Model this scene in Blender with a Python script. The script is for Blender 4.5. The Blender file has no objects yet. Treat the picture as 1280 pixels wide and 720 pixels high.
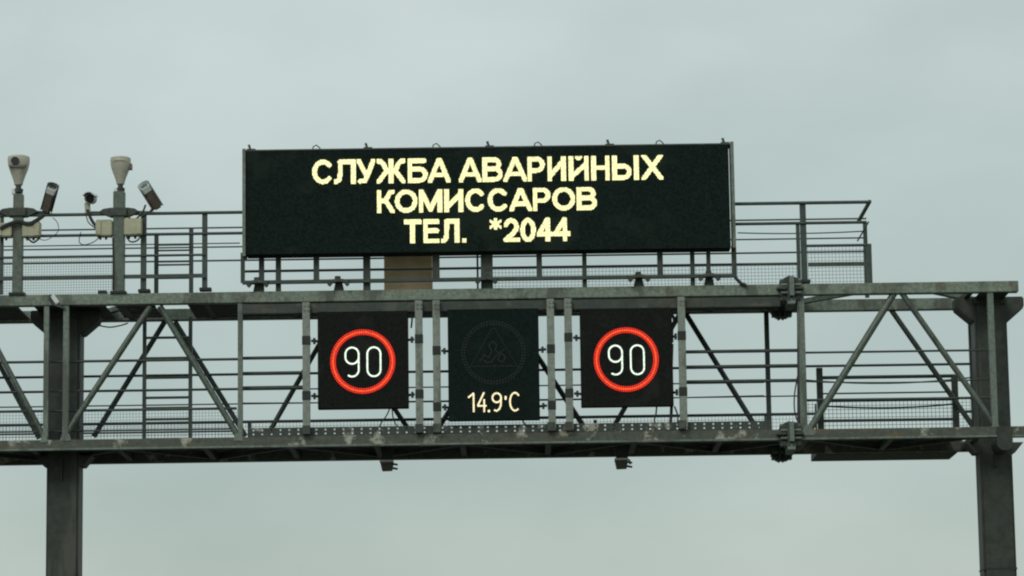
import bpy, bmesh, math, random
from mathutils import Vector, Matrix

random.seed(7)
scene = bpy.context.scene
COL = scene.collection

# ------------------------------------------------------------------ camera
F_PX, PITCH, ROLL, CAM_Z = 4000.0, math.radians(9.46), -0.0142, 1.5
cam_d = bpy.data.cameras.new("camera")
cam_d.sensor_width = 36.0
cam_d.lens = 36.0 * F_PX / 1280.0
cam_d.clip_end = 20000
cam = bpy.data.objects.new("camera", cam_d)
COL.objects.link(cam)
RM = Matrix.Rotation(math.pi / 2 + PITCH, 3, 'X') @ Matrix.Rotation(ROLL, 3, 'Z')
cam.location = (0, 0, CAM_Z)
cam.rotation_euler = RM.to_euler()
scene.camera = cam

# ------------------------------------------------------------------ world: overcast over a Nishita sky
SUN_EL, SUN_AZ = math.radians(36), math.radians(205)     # azimuth clockwise from +Y: behind the camera, a little left
world = bpy.data.worlds.new("World")
scene.world = world
world.use_nodes = True
wn, wl = world.node_tree.nodes, world.node_tree.links
wn.clear()


def node(ns, t, **kw):
    n = ns.new(t)
    for k, v in kw.items():
        setattr(n, k, v)
    return n


w_out = node(wn, 'ShaderNodeOutputWorld')
w_bg = node(wn, 'ShaderNodeBackground')
w_bg.inputs['Strength'].default_value = 0.10
w_sky = node(wn, 'ShaderNodeTexSky', sky_type='NISHITA')
w_sky.sun_disc = False
w_sky.sun_elevation = SUN_EL
w_sky.sun_rotation = SUN_AZ
w_sky.air_density = 1.0
w_sky.dust_density = 3.0
w_tc = node(wn, 'ShaderNodeTexCoord')
w_map = node(wn, 'ShaderNodeMapping')
w_map.inputs['Scale'].default_value = (1.0, 1.0, 1.9)
w_map.inputs['Location'].default_value = (0.37, 0.1, 0.21)
w_no = node(wn, 'ShaderNodeTexNoise')
w_no.inputs['Scale'].default_value = 8.0
w_no.inputs['Detail'].default_value = 5.0
w_no.inputs['Roughness'].default_value = 0.45
w_rp = node(wn, 'ShaderNodeValToRGB')
w_rp.color_ramp.elements[0].position = 0.30
w_rp.color_ramp.elements[0].color = (0.82, 0.85, 0.845, 1)
w_rp.color_ramp.elements[1].position = 0.70
w_rp.color_ramp.elements[1].color = (1.06, 1.05, 1.05, 1)
w_sep = node(wn, 'ShaderNodeSeparateXYZ')
w_el = node(wn, 'ShaderNodeValToRGB')                    # overcast luminance by height (z of the view direction)
els = w_el.color_ramp.elements
els[0].position = 0.0
els[0].color = (0.45, 0.51, 0.46, 1)
els[1].position = 1.0
els[1].color = (0.88, 0.95, 0.93, 1)
for p, c in ((0.085, (0.505, 0.580, 0.540, 1)), (0.125, (0.478, 0.578, 0.556, 1)), (0.20, (0.535, 0.634, 0.612, 1)), (0.27, (0.600, 0.685, 0.670, 1))):
    e = els.new(p)
    e.color = c
w_m1 = node(wn, 'ShaderNodeMix', data_type='RGBA', blend_type='MULTIPLY')
w_m1.inputs['Factor'].default_value = 1.0
w_sc = node(wn, 'ShaderNodeVectorMath', operation='SCALE')
w_sc.inputs['Scale'].default_value = 10.0
w_mx = node(wn, 'ShaderNodeMix', data_type='RGBA')
w_mx.inputs['Factor'].default_value = 0.94
wl.new(w_tc.outputs['Generated'], w_map.inputs['Vector'])
wl.new(w_map.outputs['Vector'], w_no.inputs['Vector'])
wl.new(w_no.outputs['Fac'], w_rp.inputs['Fac'])
wl.new(w_tc.outputs['Generated'], w_sep.inputs['Vector'])
wl.new(w_sep.outputs['Z'], w_el.inputs['Fac'])
wl.new(w_rp.outputs['Color'], w_m1.inputs[6])
wl.new(w_el.outputs['Color'], w_m1.inputs[7])
wl.new(w_m1.outputs[2], w_sc.inputs[0])
wl.new(w_sky.outputs['Color'], w_mx.inputs[6])
wl.new(w_sc.outputs['Vector'], w_mx.inputs[7])
wl.new(w_mx.outputs[2], w_bg.inputs['Color'])
wl.new(w_bg.outputs['Background'], w_out.inputs['Surface'])

sun_d = bpy.data.lights.new("sun", 'SUN')
sun_d.energy = 0.8
sun_d.angle = math.radians(20)
sun_d.color = (1.0, 0.96, 0.90)
sun = bpy.data.objects.new("sun", sun_d)
COL.objects.link(sun)
sd = Vector((math.sin(SUN_AZ) * math.cos(SUN_EL), math.cos(SUN_AZ) * math.cos(SUN_EL), math.sin(SUN_EL)))
sun.rotation_euler = sd.to_track_quat('Z', 'Y').to_euler()
sun.location = (0, 0, 60)

vs = scene.view_settings
vs.view_transform = 'Standard'
vs.look = 'None'
vs.exposure = 0.0
vs.gamma = 1.0
vs.use_curve_mapping = False
scene.cycles.pixel_filter_type = 'BLACKMAN_HARRIS'
scene.cycles.filter_width = 2.1


# ------------------------------------------------------------------ materials
def mat(name, base, rough=0.6, metal=0.0, var=0.25, scale=6.0, stain=None, stain_amt=0.0, stain_scale=3.0,
        stain_lo=0.58, bump=0.0, spec=0.5, streak=0.0, rust=0.0):
    m = bpy.data.materials.new(name)
    m.use_nodes = True
    ns, ls = m.node_tree.nodes, m.node_tree.links
    b = ns['Principled BSDF']
    b.inputs['Roughness'].default_value = rough
    b.inputs['Metallic'].default_value = metal
    b.inputs['Specular IOR Level'].default_value = spec
    geo = node(ns, 'ShaderNodeNewGeometry')
    n1 = node(ns, 'ShaderNodeTexNoise')
    n1.inputs['Scale'].default_value = scale
    n1.inputs['Detail'].default_value = 6
    n1.inputs['Roughness'].default_value = 0.65
    ls.new(geo.outputs['Position'], n1.inputs['Vector'])
    r1 = node(ns, 'ShaderNodeValToRGB')
    r1.color_ramp.elements[0].position = 0.28
    r1.color_ramp.elements[1].position = 0.72
    r1.color_ramp.elements[0].color = tuple(c * (1 - var) for c in base) + (1,)
    r1.color_ramp.elements[1].color = tuple(min(1, c * (1 + var)) for c in base) + (1,)
    ls.new(n1.outputs['Fac'], r1.inputs['Fac'])
    col = r1.outputs['Color']
    if stain:
        n2 = node(ns, 'ShaderNodeTexNoise')
        n2.inputs['Scale'].default_value = stain_scale
        n2.inputs['Detail'].default_value = 5
        n2.inputs['Roughness'].default_value = 0.6
        mp = node(ns, 'ShaderNodeMapping')
        mp.inputs['Scale'].default_value = (1, 1, 1.0 - streak)
        mp.inputs['Location'].default_value = (3.1, 1.7, 9.2)
        ls.new(geo.outputs['Position'], mp.inputs['Vector'])
        ls.new(mp.outputs['Vector'], n2.inputs['Vector'])
        r2 = node(ns, 'ShaderNodeValToRGB')
        r2.color_ramp.elements[0].position = stain_lo
        r2.color_ramp.elements[0].color = (0, 0, 0, 1)
        r2.color_ramp.elements[1].position = stain_lo + 0.08
        r2.color_ramp.elements[1].color = (stain_amt,) * 3 + (1,)
        ls.new(n2.outputs['Fac'], r2.inputs['Fac'])
        mx = node(ns, 'ShaderNodeMix', data_type='RGBA')
        ls.new(r2.outputs['Color'], mx.inputs['Factor'])
        ls.new(col, mx.inputs[6])
        mx.inputs[7].default_value = tuple(stain) + (1,)
        col = mx.outputs[2]
    if rust:
        n3 = node(ns, 'ShaderNodeTexNoise')
        n3.inputs['Scale'].default_value = 1.7
        n3.inputs['Detail'].default_value = 7
        n3.inputs['Roughness'].default_value = 0.7
        mp3 = node(ns, 'ShaderNodeMapping')
        mp3.inputs['Scale'].default_value = (1, 1, 2.5)
        mp3.inputs['Location'].default_value = (1.3, 5.2, 0.4)
        ls.new(geo.outputs['Position'], mp3.inputs['Vector'])
        ls.new(mp3.outputs['Vector'], n3.inputs['Vector'])
        r3 = node(ns, 'ShaderNodeValToRGB')
        r3.color_ramp.elements[0].position = 0.54
        r3.color_ramp.elements[0].color = (0, 0, 0, 1)
        r3.color_ramp.elements[1].position = 0.68
        r3.color_ramp.elements[1].color = (rust,) * 3 + (1,)
        ls.new(n3.outputs['Fac'], r3.inputs['Fac'])
        mx3 = node(ns, 'ShaderNodeMix', data_type='RGBA')
        ls.new(r3.outputs['Color'], mx3.inputs['Factor'])
        ls.new(col, mx3.inputs[6])
        mx3.inputs[7].default_value = (0.20, 0.125, 0.065, 1)
        col = mx3.outputs[2]
    ls.new(col, b.inputs['Base Color'])
    if bump:
        bp = node(ns, 'ShaderNodeBump')
        bp.inputs['Strength'].default_value = bump
        bp.inputs['Distance'].default_value = 0.01
        ls.new(n1.outputs['Fac'], bp.inputs['Height'])
        ls.new(bp.outputs['Normal'], b.inputs['Normal'])
    return m


def led(name, color, strength, var=0.25):
    """A lit LED: gives off light; single diodes differ a little in brightness."""
    m = bpy.data.materials.new(name)
    m.use_nodes = True
    ns, ls = m.node_tree.nodes, m.node_tree.links
    b = ns['Principled BSDF']
    b.inputs['Base Color'].default_value = (0.05, 0.05, 0.05, 1)
    b.inputs['Roughness'].default_value = 0.3
    b.inputs['Emission Color'].default_value = tuple(color) + (1,)
    geo = node(ns, 'ShaderNodeNewGeometry')
    wn_ = node(ns, 'ShaderNodeTexNoise')
    wn_.inputs['Scale'].default_value = 45
    wn_.inputs['Detail'].default_value = 2
    ls.new(geo.outputs['Position'], wn_.inputs['Vector'])
    mr = node(ns, 'ShaderNodeMapRange')
    mr.inputs['From Min'].default_value = 0.3
    mr.inputs['From Max'].default_value = 0.7
    mr.inputs['To Min'].default_value = strength * (1 - var)
    mr.inputs['To Max'].default_value = strength * (1 + var)
    ls.new(wn_.outputs['Fac'], mr.inputs['Value'])
    ls.new(mr.outputs['Result'], b.inputs['Emission Strength'])
    return m


M = {}
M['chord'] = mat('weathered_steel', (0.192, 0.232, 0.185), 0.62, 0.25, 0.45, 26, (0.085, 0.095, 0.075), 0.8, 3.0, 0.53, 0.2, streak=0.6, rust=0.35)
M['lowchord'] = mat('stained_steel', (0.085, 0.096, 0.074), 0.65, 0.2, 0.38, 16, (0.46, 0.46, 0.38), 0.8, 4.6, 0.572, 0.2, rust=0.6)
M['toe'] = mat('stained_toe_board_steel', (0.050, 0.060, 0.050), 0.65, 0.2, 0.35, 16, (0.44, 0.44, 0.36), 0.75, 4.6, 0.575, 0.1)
M['steel'] = mat('galvanised_steel', (0.157, 0.193, 0.165), 0.55, 0.35, 0.36, 20, (0.07, 0.08, 0.062), 0.7, 4, 0.54, 0.15, streak=0.75, rust=0.25)
M['darksteel'] = mat('dark_grey_steel', (0.048, 0.060, 0.050), 0.6, 0.2, 0.35, 12, (0.11, 0.12, 0.09), 0.6, 4, 0.56, 0.1, rust=0.25)
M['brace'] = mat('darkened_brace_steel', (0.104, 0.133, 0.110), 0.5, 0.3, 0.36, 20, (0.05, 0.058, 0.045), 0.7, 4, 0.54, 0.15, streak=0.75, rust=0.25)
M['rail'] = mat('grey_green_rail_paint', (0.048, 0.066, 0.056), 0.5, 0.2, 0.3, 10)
M['mount'] = mat('zinc_mount_channel', (0.225, 0.25, 0.215), 0.5, 0.4, 0.28, 18, (0.10, 0.11, 0.09), 0.6, 6, 0.55, 0.1, streak=0.6)
M['column'] = mat('dark_column_paint', (0.031, 0.039, 0.031), 0.6, 0.1, 0.45, 9, (0.075, 0.082, 0.064), 0.75, 2.4, 0.53, 0.2, streak=0.8, rust=0.08)
M['deck'] = mat('walkway_grating_steel', (0.024, 0.029, 0.025), 0.7, 0.1, 0.3, 6)
M['board'] = mat('matt_black_sign_front', (0.0085, 0.0165, 0.0135), 0.85, 0.0, 0.6, 28, (0.018, 0.027, 0.023), 0.7, 1.3, 0.53, 0, 0.10)
M['signface'] = mat('black_sign_front', (0.0125, 0.0138, 0.0125), 0.85, 0.0, 0.45, 24, (0.024, 0.027, 0.024), 0.6, 2.0, 0.56, 0, 0.10)
M['tempface'] = mat('blackish_green_sign_front', (0.0075, 0.0150, 0.0130), 0.85, 0.0, 0.45, 24, (0.015, 0.024, 0.021), 0.6, 2.0, 0.56, 0, 0.10)
M['cabinet'] = mat('dark_sign_cabinet', (0.05, 0.056, 0.052), 0.6, 0.0, 0.2, 4)
M['brown'] = mat('brown_painted_sheet', (0.76, 0.57, 0.35), 0.6, 0.0, 0.18, 5, (0.62, 0.46, 0.28), 0.6, 2.5, 0.58)
M['cream'] = mat('aged_cream_plastic', (0.45, 0.44, 0.36), 0.5, 0.0, 0.12, 9, (0.33, 0.31, 0.22), 0.6, 8, 0.58)
M['boxcream'] = mat('yellowed_box_plastic', (0.44, 0.43, 0.29), 0.55, 0.0, 0.15, 9, (0.28, 0.27, 0.16), 0.6, 9, 0.56)
M['white'] = mat('white_camera_housing', (0.68, 0.70, 0.68), 0.4, 0.0, 0.08, 9)
M['camgrey'] = mat('grey_camera_body', (0.14, 0.12, 0.10), 0.45, 0.0, 0.3, 12, (0.19, 0.10, 0.06), 0.5, 10, 0.55)
M['lens'] = mat('dark_lens_glass', (0.012, 0.015, 0.02), 0.12, 0.0, 0.1, 5)
M['teal'] = mat('teal_camera_window', (0.02, 0.13, 0.12), 0.15, 0.0, 0.1, 5)
M['cable'] = mat('black_cable_rubber', (0.022, 0.026, 0.024), 0.6, 0.0, 0.2, 12)
M['detector'] = mat('olive_detector_housing', (0.085, 0.082, 0.055), 0.6, 0.0, 0.2, 12)
M['unlit'] = mat('unlit_diode', (0.0135, 0.018, 0.0165), 0.75, 0.0, 0.3, 20)
M['ledtext'] = led('warm_white_diode', (1.0, 0.96, 0.47), 1.36, 0.42)
M['ledwhite'] = led('white_diode', (0.84, 1.0, 0.82), 1.3, 0.35)
M['ledred'] = led('red_diode', (1.0, 0.010, 0.003), 1.0, 0.3)
M['ledorange'] = led('orange_red_diode', (1.0, 0.085, 0.008), 1.35, 0.45)
M['ledamber'] = led('pale_amber_diode', (1.0, 0.88, 0.52), 1.2, 0.2)
M['asphalt'] = mat('asphalt', (0.05, 0.05, 0.052), 0.85, 0, 0.25, 20, (0.065, 0.065, 0.066), 0.6, 0.5, 0.5, 0.3)
M['grass'] = mat('verge_grass_ground', (0.055, 0.075, 0.028), 0.9, 0, 0.4, 2, (0.09, 0.085, 0.045), 0.6, 0.3, 0.52, 0.3)
M['paint'] = mat('white_road_paint', (0.7, 0.7, 0.68), 0.7, 0, 0.15, 6)
M['concrete'] = mat('concrete', (0.32, 0.32, 0.30), 0.8, 0, 0.15, 5, (0.22, 0.22, 0.2), 0.6, 2, 0.55, 0.2)


# ------------------------------------------------------------------ helpers
def at(px, py, Y):
    """World point on the vertical plane at distance Y that is seen at (px, py) of the 1280x720 photograph."""
    d = RM @ Vector(((px - 640) / F_PX, -(py - 360) / F_PX, -1.0))
    t = Y / d.y
    return Vector((d.x * t, Y, CAM_Z + d.z * t))


SL = 0.0142
K = 0.01014            # metres per photo pixel at the gantry front
YF, YB = 40.0, 41.36   # front and back truss planes


def yl(yref, xref, x):
    return yref - SL * (x - xref)


class MB:
    def __init__(self):
        self.v, self.f = [], []

    def add(self, vs, fs):
        o = len(self.v)
        self.v += [Vector(p) for p in vs]
        self.f += [[o + i for i in f] for f in fs]
        return self

    def box(self, c, s):
        x, y, z = c
        a, b, d = s[0] / 2, s[1] / 2, s[2] / 2
        vs = [(x + i * a, y + j * b, z + k * d) for i in (-1, 1) for j in (-1, 1) for k in (-1, 1)]
        return self.add(vs, [(0, 1, 3, 2), (4, 6, 7, 5), (0, 4, 5, 1), (2, 3, 7, 6), (0, 2, 6, 4), (1, 5, 7, 3)])

    def span(self, x0, x1, y0, y1, z0, z1):
        return self.box(((x0 + x1) / 2, (y0 + y1) / 2, (z0 + z1) / 2), (abs(x1 - x0), abs(y1 - y0), abs(z1 - z0)))

    def bar(self, p, q, w, h, up=(0, 1, 0)):
        p, q = Vector(p), Vector(q)
        d = (q - p).normalized()
        u = Vector(up)
        s = d.cross(u)
        if s.length < 1e-4:
            s = d.cross(Vector((1, 0, 0)))
        s.normalize()
        u = s.cross(d).normalized()
        vs = []
        for e in (p, q):
            for a, b in ((-1, -1), (1, -1), (1, 1), (-1, 1)):
                vs.append(e + s * (a * w / 2) + u * (b * h / 2))
        return self.add(vs, [(3, 2, 1, 0), (4, 5, 6, 7), (0, 1, 5, 4), (1, 2, 6, 5), (2, 3, 7, 6), (3, 0, 4, 7)])

    def tube(self, pts, r, n=8):
        pts = [Vector(p) for p in pts]
        rings = []
        prev = None
        for i, p in enumerate(pts):
            a = pts[max(0, i - 1)]
            b = pts[min(len(pts) - 1, i + 1)]
            d = (b - a).normalized()
            s = d.cross(Vector((0.13, 0.9, 0.31))) if prev is None else d.cross(prev)
            s.normalize()
            u = s.cross(d).normalized()
            prev = u
            rr = r[i] if isinstance(r, (list, tuple)) else r
            rings.append([p + (s * math.cos(2 * math.pi * k / n) + u * math.sin(2 * math.pi * k / n)) * rr for k in range(n)])
        vs = [v for rg in rings for v in rg]
        fs = []
        for i in range(len(pts) - 1):
            for k in range(n):
                fs.append((i * n + k, i * n + (k + 1) % n, (i + 1) * n + (k + 1) % n, (i + 1) * n + k))
        fs.append(tuple(range(n - 1, -1, -1)))
        fs.append(tuple((len(pts) - 1) * n + k for k in range(n)))
        return self.add(vs, fs)

    def prism(self, poly, y0, y1, axis='Y'):
        """Polygon in XZ (axis Y) or YZ (axis X) extruded along the axis."""
        n = len(poly)
        vs = []
        for y in (y0, y1):
            for a, z in poly:
                vs.append((a, y, z) if axis == 'Y' else (y, a, z))
        fs = [tuple(range(n)), tuple(range(2 * n - 1, n - 1, -1))]
        for k in range(n):
            fs.append((k, n + k, n + (k + 1) % n, (k + 1) % n))
        return self.add(vs, fs)

    def lathe(self, c, prof, n=20, sq=0.0):
        """Profile (r, z) about the vertical through c."""
        c = Vector(c)
        vs, fs = [], []
        for r, z in prof:
            for k in range(n):
                a = 2 * math.pi * k / n
                e = 1.0 + sq * (1 / max(abs(math.cos(a)), abs(math.sin(a))) - 1)
                vs.append(c + Vector((r * e * math.cos(a), r * e * math.sin(a), z)))
        m = len(prof)
        for i in range(m - 1):
            for k in range(n):
                fs.append((i * n + k, i * n + (k + 1) % n, (i + 1) * n + (k + 1) % n, (i + 1) * n + k))
        fs.append(tuple(range(n - 1, -1, -1)))
        fs.append(tuple((m - 1) * n + k for k in range(n)))
        return self.add(vs, fs)

    def build(self, name, m, parent=None, bevel=0.0, smooth=False):
        me = bpy.data.meshes.new(name)
        off = Vector((0, 0, 0))
        p = parent
        while p is not None:
            off += Vector(p.location)
            p = p.parent
        me.from_pydata([tuple(v - off) for v in self.v], [], self.f)
        bm = bmesh.new()
        bm.from_mesh(me)
        bmesh.ops.recalc_face_normals(bm, faces=bm.faces)
        if bevel:
            bmesh.ops.bevel(bm, geom=bm.edges[:], offset=bevel, segments=2, affect='EDGES', clamp_overlap=True)
        bm.to_mesh(me)
        bm.free()
        if smooth:
            for pl in me.polygons:
                pl.use_smooth = True
            me.set_sharp_from_angle(angle=math.radians(40))
        me.materials.append(m)
        o = bpy.data.objects.new(name, me)
        COL.objects.link(o)
        if parent is not None:
            o.parent = parent
        return o


def tag(o, label=None, cat=None, group=None, kind=None):
    for k, v in (('label', label), ('category', cat), ('group', group), ('kind', kind)):
        if v:
            o[k] = v
    return o


def thing(name, loc, label, cat, group=None):
    o = bpy.data.objects.new(name, None)
    COL.objects.link(o)
    o.empty_display_size = 0.2
    o.location = loc
    return tag(o, label, cat, group)


def copy_tree(o, parent=None):
    c = o.copy()
    COL.objects.link(c)
    if parent is not None:
        c.parent = parent
    for ch in list(o.children):
        copy_tree(ch, c)
    return c


def hz(yref, Y, xref=640):
    return at(xref, yref, Y).z


def hx(px, yref, Y, xref=640):
    return at(px, yl(yref, xref, px), Y).x


def hbar(mb, x0, x1, ytop, ybot, Y, depth, xref=640):
    """A level bar given by its photo edges at column xref."""
    ym = (ytop + ybot) / 2
    mb.span(hx(x0, ym, Y, xref), hx(x1, ym, Y, xref), Y - depth / 2, Y + depth / 2, hz(ybot, Y, xref), hz(ytop, Y, xref))
    return mb


def vbar(mb, px, y0, y1, wpx, Y, depth):
    """An upright bar whose centre line crosses px halfway between y0 and y1."""
    x = at(px, (y0 + y1) / 2, Y).x
    mb.span(x - wpx * K / 2, x + wpx * K / 2, Y - depth / 2, Y + depth / 2, at(px, y1, Y).z, at(px, y0, Y).z)
    return mb


def rail(mb, x0, x1, yref, Y, r, xref=150):
    z = hz(yref, Y, xref)
    mb.tube([(hx(x0, yref, Y, xref), Y, z), (hx(x1, yref, Y, xref), Y, z)], r, 8)
    return mb


def sag(mb, x0, x1, yref, Y, r, drop, xref=150):
    z = hz(yref, Y, xref)
    a, b = hx(x0, yref, Y, xref), hx(x1, yref, Y, xref)
    mb.tube([(a + (b - a) * t / 10, Y, z - drop * (1 - (t / 5 - 1) ** 2)) for t in range(11)], r, 6)
    return mb


def mesh_wires(mb, X0, X1, Y, z0, z1, pitch=0.046, wd=0.0045):
    n = max(1, int(round((X1 - X0) / pitch)))
    for i in range(n + 1):
        mb.box((X0 + (X1 - X0) * i / n, Y, (z0 + z1) / 2), (wd, wd, z1 - z0))
    m = max(1, int(round((z1 - z0) / pitch)))
    for i in range(m + 1):
        mb.box(((X0 + X1) / 2, Y + wd * 1.02, z0 + (z1 - z0) * i / m), (X1 - X0, wd, wd))
    return mb


# ------------------------------------------------------------------ setting: ground, carriageways, verge
tag(MB().span(-3000, 3000, -600, 6000, -0.5, 0.0).build('ground', M['grass']), kind='structure')
tag(MB().span(-5.0, 5.35, -300, 3000, 0.001, 0.004).build('road', M['asphalt']), kind='structure')
rk = MB().span(-16.2, -6.5, -300, 3000, 0.001, 0.004).build('opposite_road', M['asphalt'])
tag(rk, kind='structure')
kb = MB()
for x in (-5.15, 5.5):
    kb.span(x - 0.075, x + 0.075, -300, 600, 0.0, 0.13)
tag(kb.build('kerb', M['concrete']), kind='structure')
mk = MB()
for x in (-4.7, 5.05):
    mk.span(x - 0.075, x + 0.075, -300, 1500, 0.008, 0.009)
for x in (-1.45, 1.8):
    for i in range(-20, 90):
        mk.span(x - 0.06, x + 0.06, i * 12.0, i * 12.0 + 4.0, 0.008, 0.009)
tag(mk.build('lane_markings', M['paint']), kind='structure')

# ------------------------------------------------------------------ the gantry
G = thing('road_gantry', (0, 40.68, 0), 'tall weathered steel truss gantry on two dark square columns carrying all the signs', 'gantry')
XL = -11.6                       # where the truss ends, beyond the left edge of the photograph
xr_end = hx(1272, 367, YF)
zt1, zt0 = hz(361, YF), hz(374.5, YF)          # front top chord
zb1, zb0 = hz(542.5, YF), hz(555.5, YF)        # front bottom chord
bt1, bt0 = hz(381, YB), hz(395, YB)            # back top chord
bb1, bb0 = hz(560, YB), hz(572.5, YB)          # back bottom chord
xr_bot = hx(1292, 548, YF)
MB().span(XL, xr_end, YF - 0.07, YF + 0.07, zt0, zt1).build('top_chord', M['chord'], G, 0.006)
MB().span(XL, xr_end - 0.1, YB - 0.07, YB + 0.07, bt0, bt1).build('top_chord', M['chord'], G, 0.006)
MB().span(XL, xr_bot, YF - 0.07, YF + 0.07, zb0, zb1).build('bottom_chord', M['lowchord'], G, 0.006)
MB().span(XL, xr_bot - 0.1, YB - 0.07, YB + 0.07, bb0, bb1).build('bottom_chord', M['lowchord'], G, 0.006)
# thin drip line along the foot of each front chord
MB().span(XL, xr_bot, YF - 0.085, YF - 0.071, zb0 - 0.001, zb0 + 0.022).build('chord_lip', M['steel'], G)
# beam that carries the lane signs, hung under the front top chord
sb = MB()
hbar(sb, 303, 975, 376.5, 388.5, YF - 0.01, 0.11)
sb.build('sign_beam', M['darksteel'], G, 0.005)
# columns
for px in (79.3, 1241.0):
    c = at(px, 455, 40.45)
    X, Yc, w = c.x, 40.68, 0.415
    ctop = bt0 + 0.03
    col = MB()
    col.span(X - w / 2, X + w / 2, Yc - w / 2, Yc + w / 2, 0.0, ctop - 0.10)
    cobj = col.build('column', M['column'], G, 0.03)
    cp = MB()
    cp.prism([(X - 0.44, ctop), (X - 0.44, ctop - 0.14), (X - 0.23, ctop - 0.32), (X + 0.23, ctop - 0.32), (X + 0.44, ctop - 0.14), (X + 0.44, ctop)], Yc - 0.16, Yc + 0.16)
    cp.span(X - w / 2 - 0.003, X + w / 2 + 0.003, Yc - w / 2 - 0.003, Yc + w / 2 + 0.003, ctop - 0.101, ctop - 0.001)
    cp.span(X - 0.19, X + 0.19, YF - 0.06, YB + 0.06, ctop + 0.001, zt0 - 0.001)
    cp.build('capital', M['column'], cobj, 0.015)
    cb = MB()
    zc = zb0 - 0.004
    cb.prism([(X - 0.36, zc), (X + 0.36, zc), (X + 0.25, zc - 0.13), (X - 0.25, zc - 0.13)], Yc - 0.18, Yc + 0.18)
    if px > 600:
        g = at(1255, 554, YF)
        cb.tube([(g.x, YF - 0.089, g.z), (g.x, YF + 0.4, g.z)], 0.10, 20)
        cb.span(g.x - 0.099, g.x + 0.099, YF - 0.0895, YF - 0.0715, g.z, zb1 - 0.004)
    cb.build('corbel', M['column'], cobj, 0.0)
    MB().span(X - 0.02, X + 0.0, Yc - w / 2 - 0.06, Yc - w / 2 - 0.001, zc - 0.32, zc - 0.05).build('stiffener', M['column'], cobj)
    for zz in (4.55, 2.1):
        seam = MB()
        seam.span(X - w / 2 - 0.004, X + w / 2 + 0.004, Yc - w / 2 - 0.004, Yc + w / 2 + 0.004, zz, zz + 0.025)
        seam.build('weld_seam', M['deck'], cobj)
    MB().span(X - 0.42, X + 0.42, Yc - 0.42, Yc + 0.42, 0.0, 0.05).build('base_plate', M['column'], cobj, 0.005)


def diag(xa, ya, xb, yb, wpx, Y, m='brace'):
    a, b = at(xa, ya, Y), at(xb, yb, Y)
    return MB().tube([a, b], wpx * K * 0.46, 12).build('diagonal_brace', M[m], G, smooth=True)


for a in ((188, 383, 80, 546, 8.5), (200, 383, 298, 546, 8.5), (1118, 366, 1012, 537, 9.5), (1127, 366, 1246, 535, 8), (-30, 386, 55, 546, 7.5), (-36, 386, -144, 549, 7.5)):
    diag(*a, YF)
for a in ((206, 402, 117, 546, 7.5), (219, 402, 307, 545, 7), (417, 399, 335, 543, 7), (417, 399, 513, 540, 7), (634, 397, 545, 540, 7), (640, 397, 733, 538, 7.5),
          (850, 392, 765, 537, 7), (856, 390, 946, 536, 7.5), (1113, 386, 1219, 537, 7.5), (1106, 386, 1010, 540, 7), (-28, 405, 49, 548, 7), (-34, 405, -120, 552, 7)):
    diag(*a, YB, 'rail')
for (px, py, w, h) in ((82, 545, 14, 9), (298, 545, 12, 9), (1010, 538, 16, 12), (55, 547, 10, 9)):
    g = at(px, py, YF - 0.075)
    s_ = 1 if py > 450 else -1
    MB().prism([(g.x - w * K / 2, g.z - 0.06), (g.x + w * K / 2, g.z - 0.06), (g.x + w * K * (.5 if s_ < 0 else .3), g.z + h * K - 0.06), (g.x - w * K * (.5 if s_ < 0 else .3), g.z + h * K - 0.06)], YF - 0.078, YF - 0.0705).build('gusset_plate', M['chord' if py < 450 else 'steel'], G)
for px, w in ((58, 6.5), (82.5, 7), (300.5, 6), (1002.5, 9), (1240.5, 7.5)):
    vbar(MB(), px, yl(372, 640, px), yl(545, 640, px), w, YF - 0.01, 0.08).build('vertical_post', M['steel'], G, 0.003)
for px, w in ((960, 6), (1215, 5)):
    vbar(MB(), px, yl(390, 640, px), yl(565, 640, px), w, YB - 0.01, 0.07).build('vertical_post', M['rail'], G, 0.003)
# channels that hold the lane signs, with bolts at both ends
for px in (383, 524, 546, 689, 711, 853):
    mp = vbar(MB(), px, yl(374.5, 640, px), yl(538, 640, px), 9.2, YF - 0.115, 0.075)
    mo = mp.build('sign_post', M['mount'], G, 0.004)
    for yy in (379, 384):
        for dx in (-2.2, 2.2):
            p = at(px + dx, yl(yy, 640, px), YF - 0.155)
            MB().tube([(p.x, YF - 0.168, p.z), (p.x, YF - 0.15, p.z)], 0.011, 6).build('bolt', M['steel'], mo)
    MB().span(at(px, 530, YF - 0.12).x - 0.05, at(px, 530, YF - 0.12).x + 0.05, YF - 0.158, YF - 0.08, at(px, yl(541, 640, px), YF).z, at(px, yl(530, 640, px), YF).z).build('foot_clamp', M['darksteel'], mo, 0.004)

# cross members between the planes (top and bottom), decks
cm = 0
for i in range(17):
    X = XL + 0.15 + i * 1.08
    if X > xr_end - 0.1:
        break
    if not 3.75 < X < 5.4:
        MB().span(X - 0.035, X + 0.035, YF + 0.071, YB - 0.071, bt0 + 0.02, bt0 + 0.09).build('cross_member', M['darksteel'], G)
    MB().span(X - 0.035, X + 0.035, YF + 0.071, YB - 0.071, bb0 + 0.02, bb0 + 0.09).build('cross_member', M['darksteel'], G)
zp = bt1 - 0.035
for (xa, xb, fwd) in ((1008, 1112, 1), (1136, 1236, 0), (116, 200, 1), (205, 298, 0), (-60, 40, 1)):
    a, b = hx(xa, 370, YF), hx(xb, 370, YF)
    ya, yb = (YB - 0.08, YF + 0.08) if fwd else (YF + 0.08, YB - 0.08)
    MB().bar((a, ya, zp), (b, yb, zp), 0.09, 0.06, (0, 0, 1)).build('plan_brace', M['steel'], G)
zq = bb0 + 0.05
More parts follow.
